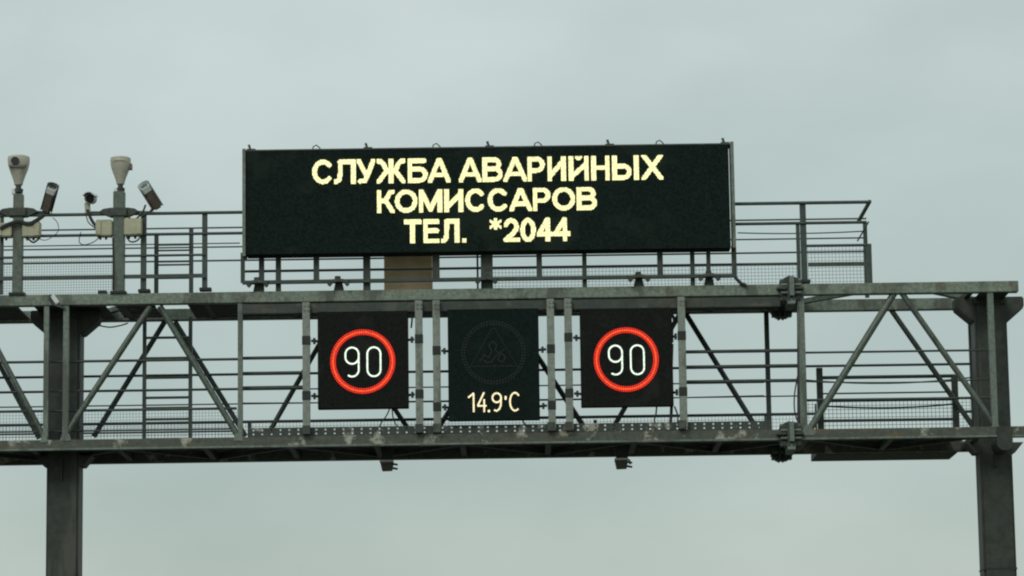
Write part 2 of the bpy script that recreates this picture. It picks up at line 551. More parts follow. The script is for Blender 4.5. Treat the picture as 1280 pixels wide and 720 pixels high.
for i in range(8):
    a = XL + 0.2 + i * 2.16
    MB().bar((a, YF + 0.08, zq), (a + 1.04, YB - 0.08, zq), 0.06, 0.05, (0, 0, 1)).build('plan_brace', M['darksteel'], G)
    MB().bar((a + 1.12, YB - 0.08, zq), (a + 2.12, YF + 0.08, zq), 0.06, 0.05, (0, 0, 1)).build('plan_brace', M['darksteel'], G)


def deck(x0, x1, z, nm, gap=0.012, pw=0.15):
    d = MB()
    y = YF + 0.085
    while y < YB - 0.09:
        e = min(y + pw, YB - 0.085)
        d.span(x0, x1, y, e, z - 0.02, z)
        y = e + gap
    return d.build(nm, M['deck'], G)


deck(hx(232, 370, YF), hx(1000, 370, YF), zt0 + 0.05, 'upper_deck')
deck(XL, hx(18, 370, YF), zt0 + 0.05, 'upper_deck')
deck(hx(40, 370, YF), hx(128, 370, YF), zt0 + 0.05, 'upper_deck')
deck(hx(141, 370, YF), hx(190, 370, YF), zt0 + 0.05, 'upper_deck', 0.1)
deck(XL, hx(1204, 560, YF), bb1 - 0.005, 'lower_deck')

# perforated toe board along the sign bay
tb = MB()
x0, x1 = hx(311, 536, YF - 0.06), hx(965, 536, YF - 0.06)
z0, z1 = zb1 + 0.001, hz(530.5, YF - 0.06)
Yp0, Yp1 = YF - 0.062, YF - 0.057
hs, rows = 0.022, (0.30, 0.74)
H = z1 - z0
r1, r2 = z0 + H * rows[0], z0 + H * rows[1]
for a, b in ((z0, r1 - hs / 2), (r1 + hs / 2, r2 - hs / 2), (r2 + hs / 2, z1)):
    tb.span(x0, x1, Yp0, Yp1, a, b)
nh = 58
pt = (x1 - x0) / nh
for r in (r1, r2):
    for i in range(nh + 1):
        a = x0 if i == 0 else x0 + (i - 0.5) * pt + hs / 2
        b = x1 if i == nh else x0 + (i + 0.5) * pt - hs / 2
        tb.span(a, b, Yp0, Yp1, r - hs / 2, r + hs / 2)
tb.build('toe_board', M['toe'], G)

# flange couplings
for (px, y0, y1, Yc) in ((985, 351, 397, YF), (985, 533, 576, YF)):
    for Yq, dy in ((YF, 0.0), (YB, 1)):
        if dy:
            c = at(px, (y0 + y1) / 2, YF)
            c = Vector((c.x, YB, (bt0 + bt1) / 2 if y0 < 450 else (bb0 + bb1) / 2))
        else:
            c = at(px, (y0 + y1) / 2 - 6, YF)
            c.z = (zt0 + zt1) / 2 if y0 < 450 else (zb0 + zb1) / 2
        fo = MB()
        fo.box((c.x, c.y, c.z), (0.035, 0.34, 0.32))
        fo.box((c.x + 0.055, c.y, c.z), (0.03, 0.34, 0.32))
        for s in (-1, 1):
            for q in (-1, 1):
                fo.bar((c.x + q * 0.03, c.y + s * 0.10, c.z), (c.x + q * 0.17 + 0.02, c.y + s * 0.10, c.z + 0.001), 0.15, 0.03, (0, 0, 1))
            fo.prism([(c.x + 0.03 - 0.15, c.z + s * 0.075), (c.x + 0.03 - 0.07, c.z + s * 0.155), (c.x + 0.03 + 0.07, c.z + s * 0.155), (c.x + 0.03 + 0.15, c.z + s * 0.075)],
                     c.y - 0.10, c.y + 0.10)
        f_o = fo.build('flange_coupling', M['darksteel'], G, 0.008)
        for a in range(8):
            t = math.pi / 8 + a * math.pi / 4
            p = c + Vector((0, 0.14 * math.cos(t), 0.13 * math.sin(t)))
            MB().tube([p + Vector((-0.10, 0, 0)), p + Vector((0.16, 0, 0))], 0.020, 8).build('bolt', M['steel'], f_o)
        if not dy:
            st = MB()
            st.bar((c.x + 0.035, YF - 0.19, c.z + 0.15), (c.x + 0.035, YF - 0.19, c.z - 0.10), 0.06, 0.035)
            st.bar((c.x + 0.03, YF - 0.16, c.z - 0.16), (c.x + 0.03, YF + 0.2, c.z - 0.19), 0.10, 0.08)
            st.build('clamp_strap', M['steel'], f_o, 0.006)


# ------------------------------------------------------------------ railings
def railing(name, label, Y, rails, posts, feet=True, meshes=(), toe=(), loc_px=600, zbase=None, extra=None, m='rail', top=265, foot=362, sags=()):
    zb = hz(foot, Y, 150)
    r = thing(name, (hx(loc_px, foot, Y, 150), Y, zb), label, 'railing', 'guard railings on the gantry')
    for (xa, xb, y, t) in rails:
        rail(MB(), xa, xb, y, Y, t, 150).build('rail', M[m], r)
    for (xa, xb, y, t, dr) in sags:
        sag(MB(), xa, xb, y, Y, t, dr, 150).build('wire', M[m], r)
    for (px, ya, yb, w) in posts:
        p = vbar(MB(), px, ya, yb, w, Y + 0.03, 0.05).build('post', M[m], r, 0.003)
        if feet and w > 5:
            q = at(px, yb, Y)
            MB().box((q.x + 0.01, Y, q.z + 0.02), (0.15, 0.12, 0.04)).build('foot_plate', M['deck'], p, 0.004)
    for (xa, xb, ya, yb, *o) in meshes:
        mesh_wires(MB(), hx(xa, ya, Y, 150), hx(xb, ya, Y, 150), Y + 0.06, hz(yb, Y, 150), hz(ya, Y, 150), *(o or (0.044, 0.0036))).build('wire_mesh', M[m], r)
    for (xa, xb, ya, yb) in toe:
        hbar(MB(), xa, xb, ya, yb, Y - 0.035, 0.012, 150).build('toe_board', M[m], r)
    return r


# upper walkway, front side: left length, right length and the low middle length behind the board
railing('guard_railing', 'grey tube railing on the gantry top between the camera masts and the message board', YF,
        [(-230, 307, 267.5, 0.021), (-230, 307, 293.5, 0.019), (-230, 256, 320, 0.016)],
        [(2, 271, 368, 4.5), (-160, 273, 370, 6), (179.5, 266, 366, 7), (256, 265, 364, 6.5)],
        meshes=((-230, 142, 321, 371, 0.034, 0.0028),), toe=((-230, 258, 343.5, 348.5),), loc_px=60)
rr = railing('guard_railing', 'grey tube railing with wire mesh ending right of the message board', YF,
             [(914, 1087, 265.8, 0.022), (914, 1083, 291, 0.020), (1008, 1086, 319.5, 0.018)],
             [(1004.5, 254, 354, 7.5), (998, 279, 354, 4.5)],
             meshes=((1010, 1084, 320, 368),), toe=((1010, 1084, 340.5, 345.5),), loc_px=1005)
# end guard running from front to back
er = MB()
a = at(1087, 252, YF)
er.tube([a, (a.x, YB, a.z)], 0.026, 8)
er.tube([(a.x - 0.02, YF + 0.02, a.z - 0.26), (a.x - 0.02, YB, a.z - 0.26)], 0.010, 8)
er.build('rail', M['rail'], rr)
ep = MB()
vbar(ep, 1082.5, 277, 372, 5, YB, 0.05)
ep.build('post', M['rail'], rr)
ep = MB()
q = at(1086, 305, YF)
ep.bar((q.x, YF, q.z), (q.x, YF + 0.0, zt1), 0.06, 0.05)
ep.build('post', M['rail'], rr)
railing('guard_railing', 'low mesh railing seen through the gap under the message board', YF + 0.12,
        [(303, 1000, 341.5, 0.017)], [(597, 316, 362, 2.5)], feet=False,
        meshes=((606, 1000, 342.5, 372),), loc_px=700)
railing('guard_railing', 'thin far railing behind the masts and message board on the gantry top', YB,
        [(-230, 1083, 286.4, 0.011), (-230, 1083, 310.5, 0.010), (-230, 1083, 327.5, 0.012), (-230, 300, 306, 0.008)],
        [(500, 290, 388, 3)],
        feet=False, sags=((922, 1083, 302, 0.008, 0.02),), loc_px=640, foot=386)

# lower walkway inside the truss
railing('guard_railing', 'thin rails and mesh at truss level left of the left speed sign', YF + 0.16,
        [(-230, 300, 451, 0.017), (-230, 300, 488, 0.012), (-230, 296, 512.5, 0.017), (-230, 296, 538, 0.012)], [(59, 452, 552, 2)],
        feet=False, meshes=((-230, 296, 513, 552, 0.04, 0.003),), loc_px=60, foot=552)
railing('guard_railing', 'three short dark rails just left of the left speed sign', YF + 0.17,
        [(300, 382, 450, 0.021), (300, 382, 469, 0.021), (300, 382, 487.5, 0.026)], [(312, 526, 552, 4.5)], feet=False, loc_px=340, foot=552)
railing('guard_railing', 'three dark rails between the right speed sign and the flange couplings', YF + 0.17,
        [(853, 1003, 450, 0.022), (853, 1003, 469, 0.022), (853, 1003, 487.5, 0.022)], [(957, 520, 545, 3)], feet=False, loc_px=930, foot=552)
railing('guard_railing', 'thin rails and mesh at truss level in the right end bay', YF + 0.16,
        [(1005, 1244, 453, 0.014), (1005, 1244, 512.5, 0.017)], [(1020, 505, 545, 2)], feet=False,
        sags=((1005, 1244, 489, 0.010, 0.03),), meshes=((1006, 1021, 513, 550, 0.044, 0.004), (1199, 1213, 513, 550, 0.044, 0.004)), loc_px=1120, foot=552)
railing('guard_railing', 'long thin back railing running behind all three lane signs', YB - 0.02,
        [(-230, 1214, 470, 0.017), (-230, 300, 489, 0.010), (300, 955, 489.5, 0.009), (-230, 1000, 507, 0.009), (-230, 1022, 529.5, 0.019), (1196, 1214, 529.5, 0.019), (-230, 296, 541, 0.012)],
        [(960, 455, 545, 2), (744, 525, 545, 4)], feet=False, sags=((1005, 1214, 487, 0.010, 0.06), (300, 955, 506, 0.008, 0.02)),
        meshes=((-230, 1000, 530.5, 566),), loc_px=640, foot=566)

# ladder between the two walkways
L = thing('access_ladder', at(209, 560, 40.75), 'narrow steel ladder between the two walkways, right of the left column', 'ladder')
for px in (180.5, 238):
    vbar(MB(), px, 396, 566, 4.6, 40.75, 0.05).build('stile', M['rail'], L)
for y in (422, 448.5, 472, 497, 510, 524, 549):
    rail(MB(), 180.5, 238, yl(y, 209, 150), 40.75, 0.017 if y != 448.5 else 0.026).build('rung', M['rail'], L)
for px in (195.5, 239):
    vbar(MB(), px, 286 if px > 200 else 292, 372, 5.2, 40.6, 0.05).build('stile', M['rail'], L)
for y in (293, 306, 313, 327, 331, 346):
    rail(MB(), 195.5, 239, yl(y, 217, 150), 40.6, 0.012 if y != 346 else 0.03).build('rung', M['rail'], L)

# hanging platform at the right end
PY = 41.75
PL = thing('maintenance_platform', at(1112, 571, PY), 'small hanging platform with mesh guard under the right end of the gantry', 'platform')
a, b = at(1024, 572, 41.1).x, at(1202, 572, 41.1).x
zf = at(1112, 575, 42.2).z
MB().span(a, b, 41.45, 42.25, zf, zf + 0.09).build('floor', M['deck'], PL, 0.004)
ye = MB()
ye.prism([(b - 0.001, zf + 0.002), (b + 0.07, zf + 0.16), (b - 0.001, zf + 0.16)], 41.46, 41.50)
ye.build('end_bracket', M['detector'], PL)
Yg = 41.5
for px, y0, w in ((1025.5, 460, 8), (1194.5, 469, 8)):
    vbar(MB(), px, y0, 560, w, Yg, 0.06).build('post', M['darksteel'], PL, 0.003)
for (ya, t) in ((471, 0.024), (500, 0.02), (525, 0.02)):
    rail(MB(), 1026, 1194, yl(ya, 1110, 150), Yg, t).build('rail', M['rail'], PL)
sag(MB(), 1026, 1194, yl(491, 1110, 150), Yg, 0.011, 0.0).build('rail', M['rail'], PL)
sag(MB(), 1026, 1194, yl(506, 1110, 150), Yg, 0.012, 0.04).build('wire', M['rail'], PL)
mesh_wires(MB(), at(1026, 500, Yg).x, at(1194, 500, Yg).x, Yg + 0.03, at(1110, 560, Yg).z, at(1110, 501, Yg).z, 0.052, 0.0055).build('wire_mesh', M['rail'], PL)
hg = MB()
for px in (1040, 1180):
    X = at(px, 560, Yg).x
    hg.span(X - 0.03, X + 0.03, YB + 0.072, 41.47, zf + 0.1, zf + 0.16)
hg.build('hanger', M['darksteel'], PL)

# ------------------------------------------------------------------ LED lettering
def arc(cx, cy, rx, ry, a0, a1, n=22):
    return [(cx + rx * math.cos(math.radians(a0 + (a1 - a0) * i / n)), cy + ry * math.sin(math.radians(a0 + (a1 - a0) * i / n))) for i in range(n + 1)]


ST = [(0, -.1), (0, 1.1)]
SR = [(1, -.1), (1, 1.1)]
LOWBOWL = [(0, .58), (.58, .58)] + arc(.58, .29, .42, .29, 90, -90, 12) + [(0, 0)]
GL = {
    'С': [arc(.5, .5, .5, .5, 42, 318)],
    'Л': [SR, [(.22, 1), (1, 1)], [(.24, 1), (.23, .40), (.17, .10), (.02, 0), (-.1, .0)]],
    'У': [[(-.05, 1.1), (.52, .33)], [(1.05, 1.1), (.60, .25), (.45, .03), (.1, 0)]],
    'Ж': [[(.5, -.1), (.5, 1.1)], [(-.04, 1.0), (.08, 1.0), (.2, .85), (.30, .56), (.38, .5), (.26, .40), (-.06, -.12)],
          [(1.04, 1.0), (.92, 1.0), (.8, .85), (.70, .56), (.62, .5), (.74, .40), (1.06, -.12)], [(.34, .51), (.66, .51)]],
    'Б': [ST, [(0, 1), (.92, 1)], LOWBOWL],
    'А': [[(-.06, -.12), (.5, 1.08)], [(1.06, -.12), (.5, 1.08)], [(.22, .27), (.78, .27)]],
    'В': [ST, [(0, 1), (.58, 1)] + arc(.58, .77, .33, .23, 90, -90, 10) + [(0, .54)], [(.58, .54)] + arc(.6, .27, .40, .27, 90, -90, 10) + [(0, 0)]],
    'Р': [ST, [(0, 1), (.55, 1)] + arc(.55, .71, .45, .29, 90, -90, 12) + [(0, .42)]],
    'И': [ST, SR, [(0, .10), (1, .90)]],
    'Й': [ST, SR, [(0, .06), (1, .72)], [(.36, 1.06), (.5, .97), (.64, 1.06)]],
    'Н': [ST, SR, [(0, .52), (1, .52)]],
    'Ь': [ST, LOWBOWL],
    'I': [[(.5, -.1), (.5, 1.1)]],
    'Х': [[(-.06, -.12), (1.02, 1.12)], [(-.02, 1.12), (1.06, -.12)]],
    'К': [ST, [(1.0, 1.02), (.8, .98), (.62, .72), (.45, .53), (0, .53)], [(.40, .55), (.62, .38), (1.05, -.12)]],
    'О': [arc(.5, .5, .5, .5, 0, 360, 32)],
    'М': [ST, SR, [(0, 1.06), (.5, .03), (1, 1.06)]],
    'Т': [[(-.1, 1), (1.1, 1)], [(.5, -.1), (.5, 1)]],
    'Е': [ST, [(0, 1), (1.1, 1)], [(0, .53), (1.0, .53)], [(0, 0), (1.1, 0)]],
    '.': [[(.5, -.1), (.5, .02)]],
    '*': [[(.5, 1.1), (.5, -.1)], [(-.05, .85), (1.05, .15)], [(1.05, .85), (-.05, .15)]],
    '2': [arc(.48, .68, .46, .32, 165, -32, 16) + [(.62, .33), (0, .0)], [(0, 0), (1.1, 0)]],
    '0': [arc(.5, .5, .5, .5, 0, 360, 32)],
    '4': [[(.76, -.1), (.76, 1.02)], [(.72, 1.02), (0, .30)], [(-.05, .27), (1.15, .27)]],
}


def seg_d(p, a, b):
    ax, ay = a
    bx, by = b
    dx, dy = bx - ax, by - ay
    L2 = dx * dx + dy * dy
    t = 0 if L2 == 0 else max(0, min(1, ((p[0] - ax) * dx + (p[1] - ay) * dy) / L2))
    return math.hypot(p[0] - ax - t * dx, p[1] - ay - t * dy)


BY = 39.72                      # front of the message board
PITCH_LED = 0.0106


def text_line(chars, ytop, ybot, xref, parent, t=5.8):
    """Lights the diodes of a fixed square grid that fall inside each letter."""
    mb = MB()
    zt, zb_ = hz(ytop, BY, xref), hz(ybot, BY, xref)
    H = zt - zb_
    for ch, xa, xb in chars:
        X0, X1 = hx(xa, (ytop + ybot) / 2, BY, xref), hx(xb, (ytop + ybot) / 2, BY, xref)
        z_lo, z_hi = zb_, zt
        tt = t * K
        if ch == '*':
            z_lo = zt - H * 0.48
            tt *= 0.62
        W, h = X1 - X0, z_hi - z_lo
        T = min(tt, W * 0.9)
        strokes = [[(X0 + T / 2 + x * (W - T), z_lo + T / 2 + y * (h - T)) for x, y in s] for s in GL[ch]]
        for i in range(int(math.floor(X0 / PITCH_LED)), int(math.ceil(X1 / PITCH_LED)) + 1):
            for j in range(int(math.floor(z_lo / PITCH_LED)), int(math.ceil(z_hi / PITCH_LED)) + 1):
                p = (i * PITCH_LED, j * PITCH_LED)
                if not (X0 <= p[0] <= X1 and z_lo <= p[1] <= z_hi):
                    continue
                ok = False
                for k, s in enumerate(strokes):
                    tk = T * (0.5 if not (ch == 'Й' and k == 3) else 0.34)
                    if ch == '.' and p[1] > z_lo + T:
                        continue
                    if any(seg_d(p, s[q], s[q + 1]) <= tk for q in range(len(s) - 1)):
                        ok = True
                        break
                if ok:
                    mb.box((p[0], BY - 0.003, p[1]), (PITCH_LED * 0.84, 0.008, PITCH_LED * 0.84))
    return mb.build('text_line', M['ledtext'], parent)


# ------------------------------------------------------------------ message board
bx0, bx1 = hx(303, 253, BY, 610), hx(918.5, 253, BY, 610)
bz1, bz0 = hz(183, BY, 610), hz(314, BY, 610)
BD = thing('message_board', ((bx0 + bx1) / 2, BY + 0.2, bz0), 'wide black electronic message board with three lines of yellow-white Cyrillic text', 'message board')
MB().span(bx0 + 0.045, bx1 - 0.065, BY + 0.004, BY + 0.30, bz0, bz1 - 0.02).build('cabinet', M['board'], BD, 0.004)
MB().span(bx0, bx0 + 0.04, BY - 0.02, BY + 0.26, bz0 - 0.02, bz1 + 0.012).build('side_frame', M['steel'], BD, 0.003)
MB().span(bx1 - 0.04, bx1 + 0.002, BY + 0.0, BY + 0.26, bz0 - 0.0, bz1 + 0.02).build('side_frame', M['steel'], BD, 0.003)
MB().span(bx0 + 0.041, bx1 - 0.041, BY + 0.0, BY + 0.28, bz1 - 0.018, bz1).build('top_frame', M['darksteel'], BD)
for i, px in enumerate((314, 395, 460, 545, 612, 672, 762, 824, 906)):
    p = at(px, yl(180.5, 610, px), BY + 0.1)
    lg = MB()
    if i % 2 == 0:
        lg.box((p.x, BY + 0.1, bz1 + 0.014), (0.11, 0.08, 0.026))
        lg.bar((p.x - 0.01, BY + 0.1, bz1 + 0.02), (p.x - 0.03, BY + 0.1, bz1 + 0.085), 0.03, 0.03)
    else:
        lg.tube([(p.x - 0.045, BY + 0.1, bz1), (p.x - 0.035, BY + 0.1, bz1 + 0.05), (p.x + 0.005, BY + 0.1, bz1 + 0.07), (p.x + 0.05, BY + 0.1, bz1 + 0.03), (p.x + 0.055, BY + 0.1, bz1)], 0.008, 6)
    lg.build('lifting_lug', M['darksteel'], BD)
text_line([('С', 390.3, 417), ('Л', 417.5, 444.7), ('У', 445.4, 469.2), ('Ж', 470.6, 506.8), ('Б', 509.4, 534.7), ('А', 535.2, 563), ('А', 573.6, 601.6),
           ('В', 603, 628.4), ('А', 629.4, 658.6), ('Р', 659, 681), ('И', 684.2, 707), ('Й', 710.7, 736), ('Н', 738.9, 762.4), ('Ь', 765.5, 789.5), ('I', 791.5, 799.5), ('Х', 801.8, 829)],
          196.8, 227.2, 610, BD)
text_line([('К', 471, 493.8), ('О', 493.6, 521.8), ('М', 523.4, 552.6), ('И', 555.3, 579.2), ('С', 581.6, 607.5), ('С', 609.5, 636.2), ('А', 636.8, 664.8), ('Р', 666, 688.2), ('О', 690.3, 719), ('В', 721, 746.4)],
          235.4, 264.6, 610, BD)
text_line([('Т', 505, 526.8), ('Е', 529, 549), ('Л', 551.5, 574.4), ('.', 577, 583.6), ('*', 612, 627.2), ('2', 629, 649.5), ('0', 650.3, 669.7), ('4', 671, 691), ('4', 691.4, 713)],
          273.2, 303.2, 610, BD)
# support frame between board and chord
YS = 39.90
fz = MB()
hbar(fz, 303, 920, 346.8, 351.2, YS, 0.06, 610)
fz.build('frame_bar', M['rail'], BD, 0.003)
for px, yb, w in ((303.5, 350, 5), (327, 361, 6.5), (348, 361, 6.5), (395.5, 350, 7), (458.5, 361, 9), (545, 350, 9), (608.5, 361, 15), (674, 346, 7), (730.6, 361, 5.5), (825, 346, 7), (865.5, 360, 5.5), (885.5, 348, 5), (917.5, 344, 6)):
    Yq = YS + 0.065 if yb > 355 else YS + 0.02
    vbar(MB(), px, yl(312, 610, px), yl(yb, 610, px) if yb > 355 else yl(349, 610, px), w, Yq, 0.06).build('leg', M['darksteel'], BD)
for px in (322, 423, 608, 799, 887):
    p = at(px, yl(356, 610, px), YS - 0.05)
    zc = zt1
    cl = MB()
    cl.prism([(p.x - 0.065, zc + 0.001), (p.x + 0.065, zc + 0.001), (p.x + 0.045, zc + 0.10), (p.x - 0.045, zc + 0.10)], YF - 0.06, YF + 0.05)
    cl.tube([(p.x - 0.01, YS - 0.03, zc + 0.09), (p.x - 0.01, YS - 0.03, zc + 0.17)], 0.04, 8)
    for s in (-1, 1):
        cl.bar((p.x, YS - 0.05, zc + 0.115), (p.x + s * 0.13, YS - 0.05, zc + 0.10), 0.04, 0.06)
        cl.bar((p.x + s * 0.09, YS - 0.05, zc + 0.09), (p.x + s * 0.125, YS - 0.05, zc + 0.05), 0.045, 0.05)
    cl.build('chord_clamp', M['darksteel'], BD, 0.004)
tag(MB().tube([at(917, 343, YS), at(921, 349, YS), at(926, 354, YS), at(933, 357, YS)], 0.022, 8).build('support_cable', M['cable']),
    'short black cable bending from the board frame down to the gantry', 'cable')
BD_x = at(510, 340, 40.55)
CB = thing('control_cabinet', (BD_x.x, 40.55, zt1), 'brown sheet metal cabinet standing under the message board', 'cabinet')
xa, xb = at(480, 340, 40.35).x, at(540, 340, 40.35).x
MB().span(xa, xb, 40.35, 40.75, zt1 - 0.08, at(510, 311, 40.35).z).build('body', M['brown'], CB, 0.03)
MB().span(xa + 0.04, xb - 0.04, 40.344, 40.349, zt1 + 0.12, zt1 + 0.5).build('door', M['brown'], CB)


# ------------------------------------------------------------------ lane signs
def dots(mb, pts, r, Y, n=8, th=0.012):
    for (x, z) in pts:
        vs, k0 = [], len(mb.v)
        for y, rr in ((Y + 0.004, r), (Y - th * 0.6, r), (Y - th, r * 0.7)):
            for k in range(n):
                a = 2 * math.pi * (k + 0.5) / n
                vs.append((x + rr * math.cos(a), y, z + rr * math.sin(a)))
        fs = []
        for i in range(2):
            for k in range(n):
                fs.append((i * n + k, i * n + (k + 1) % n, (i + 1) * n + (k + 1) % n, (i + 1) * n + k))
        fs.append(tuple(2 * n + k for k in range(n)))
        mb.add(vs, fs)
    return mb


def along(poly, step):
    out = []
    acc = 0.0
    for i in range(len(poly) - 1):
        (xa, ya), (xb, yb) = poly[i], poly[i + 1]
        L_ = math.hypot(xb - xa, yb - ya)
        if L_ == 0:
            continue
        t = acc
        while t <= L_:
            out.append((xa + (xb - xa) * t / L_, ya + (yb - ya) * t / L_))
            t += step
        acc = t - L_
    return out


SY = YF - 0.17                   # front of the lane signs


def sign_cabinet(root, X, zc, w, h, face, hooks=True):
    MB().span(X - w / 2, X + w / 2, SY, SY + 0.12, zc - h / 2, zc + h / 2).build('cabinet', M[face], root, 0.006)
    # a mounting frame behind, and a thin drip edge on top
    MB().span(X - w / 2 + 0.05, X + w / 2 - 0.05, SY + 0.121, SY + 0.22, zc - h / 2 + 0.08, zc + h / 2 - 0.08).build('rear_box', M['cabinet'], root)


def brackets(root, X, w, posts, zs, side_z):
    for px in posts:
        xp = at(px, 455, YF - 0.115).x
        s = 1 if xp > X else -1
        xe = X + s * w / 2
        for z in zs:
            b = MB()
            b.span(xp - 0.052, xp + 0.052, YF - 0.163, YF - 0.067, z - 0.055, z + 0.055)
            bo = b.build('clamp', M['deck'], root, 0.004)
            c = MB()
            c.tube([(xe - s * 0.02, YF - 0.10, z - 0.01), (xp - s * 0.06, YF - 0.10, z)], 0.017, 8)
            mid = xe + s * 0.045
            c.box((mid, YF - 0.10, z - 0.005), (0.03, 0.05, 0.075))
            c.build('bracket_arm', M['deck'], bo)


def speed_sign(label, x0, x1, ytop, ybot, ringc, posts, brk):
    xm, ym = (x0 + x1) / 2, (ytop + ybot) / 2
    X = at(xm, ym, SY).x
    zt, zb_ = at(xm, ytop, SY).z, at(xm, ybot, SY).z
    w, h = (x1 - x0) * K, zt - zb_
    r = thing('speed_sign', (X, SY + 0.1, zb_), label, 'speed sign', 'speed signs on the gantry')
    sign_cabinet(r, X, (zt + zb_) / 2, w, h, 'signface')
    c = at(ringc[0], ringc[1], SY)
    rg = MB()
    cut = 0
    for rad, n in ((34.4, 78), (39.4, 90), (36.9, 84)):
        if n == 84:
            cut = len(rg.f)
        dots(rg, [(c.x + rad * K * math.cos(2 * math.pi * (i + 0.5 * (n == 84)) / n), c.z + rad * K * math.sin(2 * math.pi * (i + 0.5 * (n == 84)) / n)) for i in range(n)], (1.3 if n == 84 else 1.12) * K, SY)
    ro = rg.build('ring', M['ledred'], r)
    ro.data.materials.append(M['ledorange'])
    for k, pl in enumerate(ro.data.polygons):
        pl.material_index = 1 if k >= cut else 0
    # digits: 9 and 0 with rounded ends
    def P9(ox):
        pth = arc(ox + 9, 7.5, 8.6, 8.6, -20, 180, 16)          # top loop, in px right/up of the ring centre
        return pth
    nine = []
    ox = -13.3
    # loop (closed), right stem and hooked tail
    loop = arc(ox, 9.6, 8.2, 8.2, 0, 180, 14) + [(ox - 8.2, 5.5)] + arc(ox, 5.5, 8.2, 8.2, 180, 330, 12) + [(ox + 8.2, 4.0)]
    stem = [(ox + 8.2, 9.6), (ox + 8.2, -10)] + arc(ox, -10.4, 8.2, 8.2, 0, -135, 12)
    zero = [(13.8 + 8.2, 9.6)] + arc(13.8, 9.6, 8.2, 8.2, 0, 180, 14) + [(13.8 - 8.2, -10.4)] + arc(13.8, -10.4, 8.2, 8.2, 180, 360, 14) + [(13.8 + 8.2, 9.6)]
    for poly in ((loop, stem), (zero,)):
        d = MB()
        for pl in poly:
            dots(d, [(c.x + x * K, c.z + z * K) for x, z in along(pl, 2.2)], 1.18 * K, SY)
        d.build('digit', M['ledwhite'], r)
    brackets(r, X, w, posts, [at(posts[0], y, SY).z for y in brk], None)
    return r


speed_sign('black square speed sign showing 90 in a red ring, left of the temperature sign', 397.5, 510, 389, 510.5, (453.5, 452), (383, 524), (425, 494))
speed_sign('black square speed sign showing 90 in a red ring, right of the temperature sign', 726, 840.5, 386, 508, (782.8, 449.5), (711, 853), (421, 491))
# temperature sign
xm, ytop, ybot = 617, 386, 525
X = at(xm, 455, SY).x
zt, zb_ = at(xm, ytop, SY).z, at(xm, ybot, SY).z
T = thing('temperature_sign', (X, SY + 0.1, zb_), 'tall dark sign showing 14.9 degrees under an unlit ring, between the two speed signs', 'temperature sign')
w = 113 * K
sign_cabinet(T, X, (zt + zb_) / 2, w, zt - zb_, 'tempface')
ub = MB()
c = at(617, 441, SY)
dots(ub, [(c.x + r_ * K * math.cos(2 * math.pi * i / n), c.z + r_ * K * math.sin(2 * math.pi * i / n)) for r_, n in ((36, 60), (39, 64)) for i in range(n)], 1.3 * K, SY, 6, 0.006)
ub.build('unlit_ring', M['unlit'], T)
ub = MB()
tri = [(0, 33), (29, -17), (-29, -17), (0, 33)]
dots(ub, [(c.x + x * K, c.z + z * K) for x, z in along(tri, 3.4)], 1.1 * K, SY, 6, 0.006)
ub.build('unlit_triangle', M['unlit'], T)
ub = MB()
sq = [(-17, -10), (-12, -3), (-6, -6), (-2, 2), (-6, 9), (-1, 14), (4, 10), (2, 3), (8, -2), (5, -9), (11, -12), (15, -6), (9, 0), (13, 4), (3, -4), (-3, -12), (-9, -12), (-14, -8)]
dots(ub, [(c.x + x * K, c.z + z * K) for x, z in along(sq, 2.1)], 1.1 * K, SY, 6, 0.006)
ub.build('unlit_pictogram', M['unlit'], T)
cx, cy = 617.5, 502.5


def tp(name, polys, step=2.3, rad=1.22):
    tx = MB()
    for pl in polys:
        dots(tx, [((at(cx, cy, SY).x + x * K), at(cx, cy, SY).z + z * K) for x, z in along(pl, step)], rad * K, SY)
    tx.build(name, M['ledamber'], T)


H2 = 11.2
tp('digit', [[(-31, 6.5), (-25.2, H2), (-25.2, -H2 - .6)]])
tp('digit', [[(-12.6, H2), (-20.3, -4.6), (-9.6, -4.6)], [(-12.2, 2.5), (-12.2, -H2 - .6)]])
tp('decimal_point', [[(-6.4, -H2), (-6.2, -H2 + .1)]], 2.2, 1.6)
tp('digit', [arc(3.4, 5.2, 5.4, 5.8, 0, 360, 16), [(8.8, 5), (8.4, -4), (6.5, -9), (3, -H2), (-.6, -9.8)]])
tp('degree_sign', [[(14.4, 6.0), (17.0, 6.0)], [(14.4, 3.8), (17.0, 3.8)]], 2.6, 1.4)
tp('letter', [arc(26, 0, 6.2, 11.2, 48, 312, 20)])
brackets(T, X, w, (546, 689), [at(546, y, SY).z for y in (437.5, 508)], None)

# cables below the lane signs
def cable(pts, r, label, Y=YF - 0.02, name='cable'):
    sm = []
    P_ = [at(x, y, Y) for x, y in pts]
    n = len(P_)
    for i in range(n - 1):
        p0, p1, p2, p3 = P_[max(0, i - 1)], P_[i], P_[i + 1], P_[min(n - 1, i + 2)]
        for t in range(5):
            u = t / 5
            sm.append(0.5 * ((2 * p1) + (p2 - p0) * u + (2 * p0 - 5 * p1 + 4 * p2 - p3) * u * u + (3 * p1 - p0 - 3 * p2 + p3) * u ** 3))
    sm.append(P_[-1])
    o = MB().tube(sm, r, 6).build(name, M['cable'])
    return tag(o, label, 'cable', 'cables on the gantry')


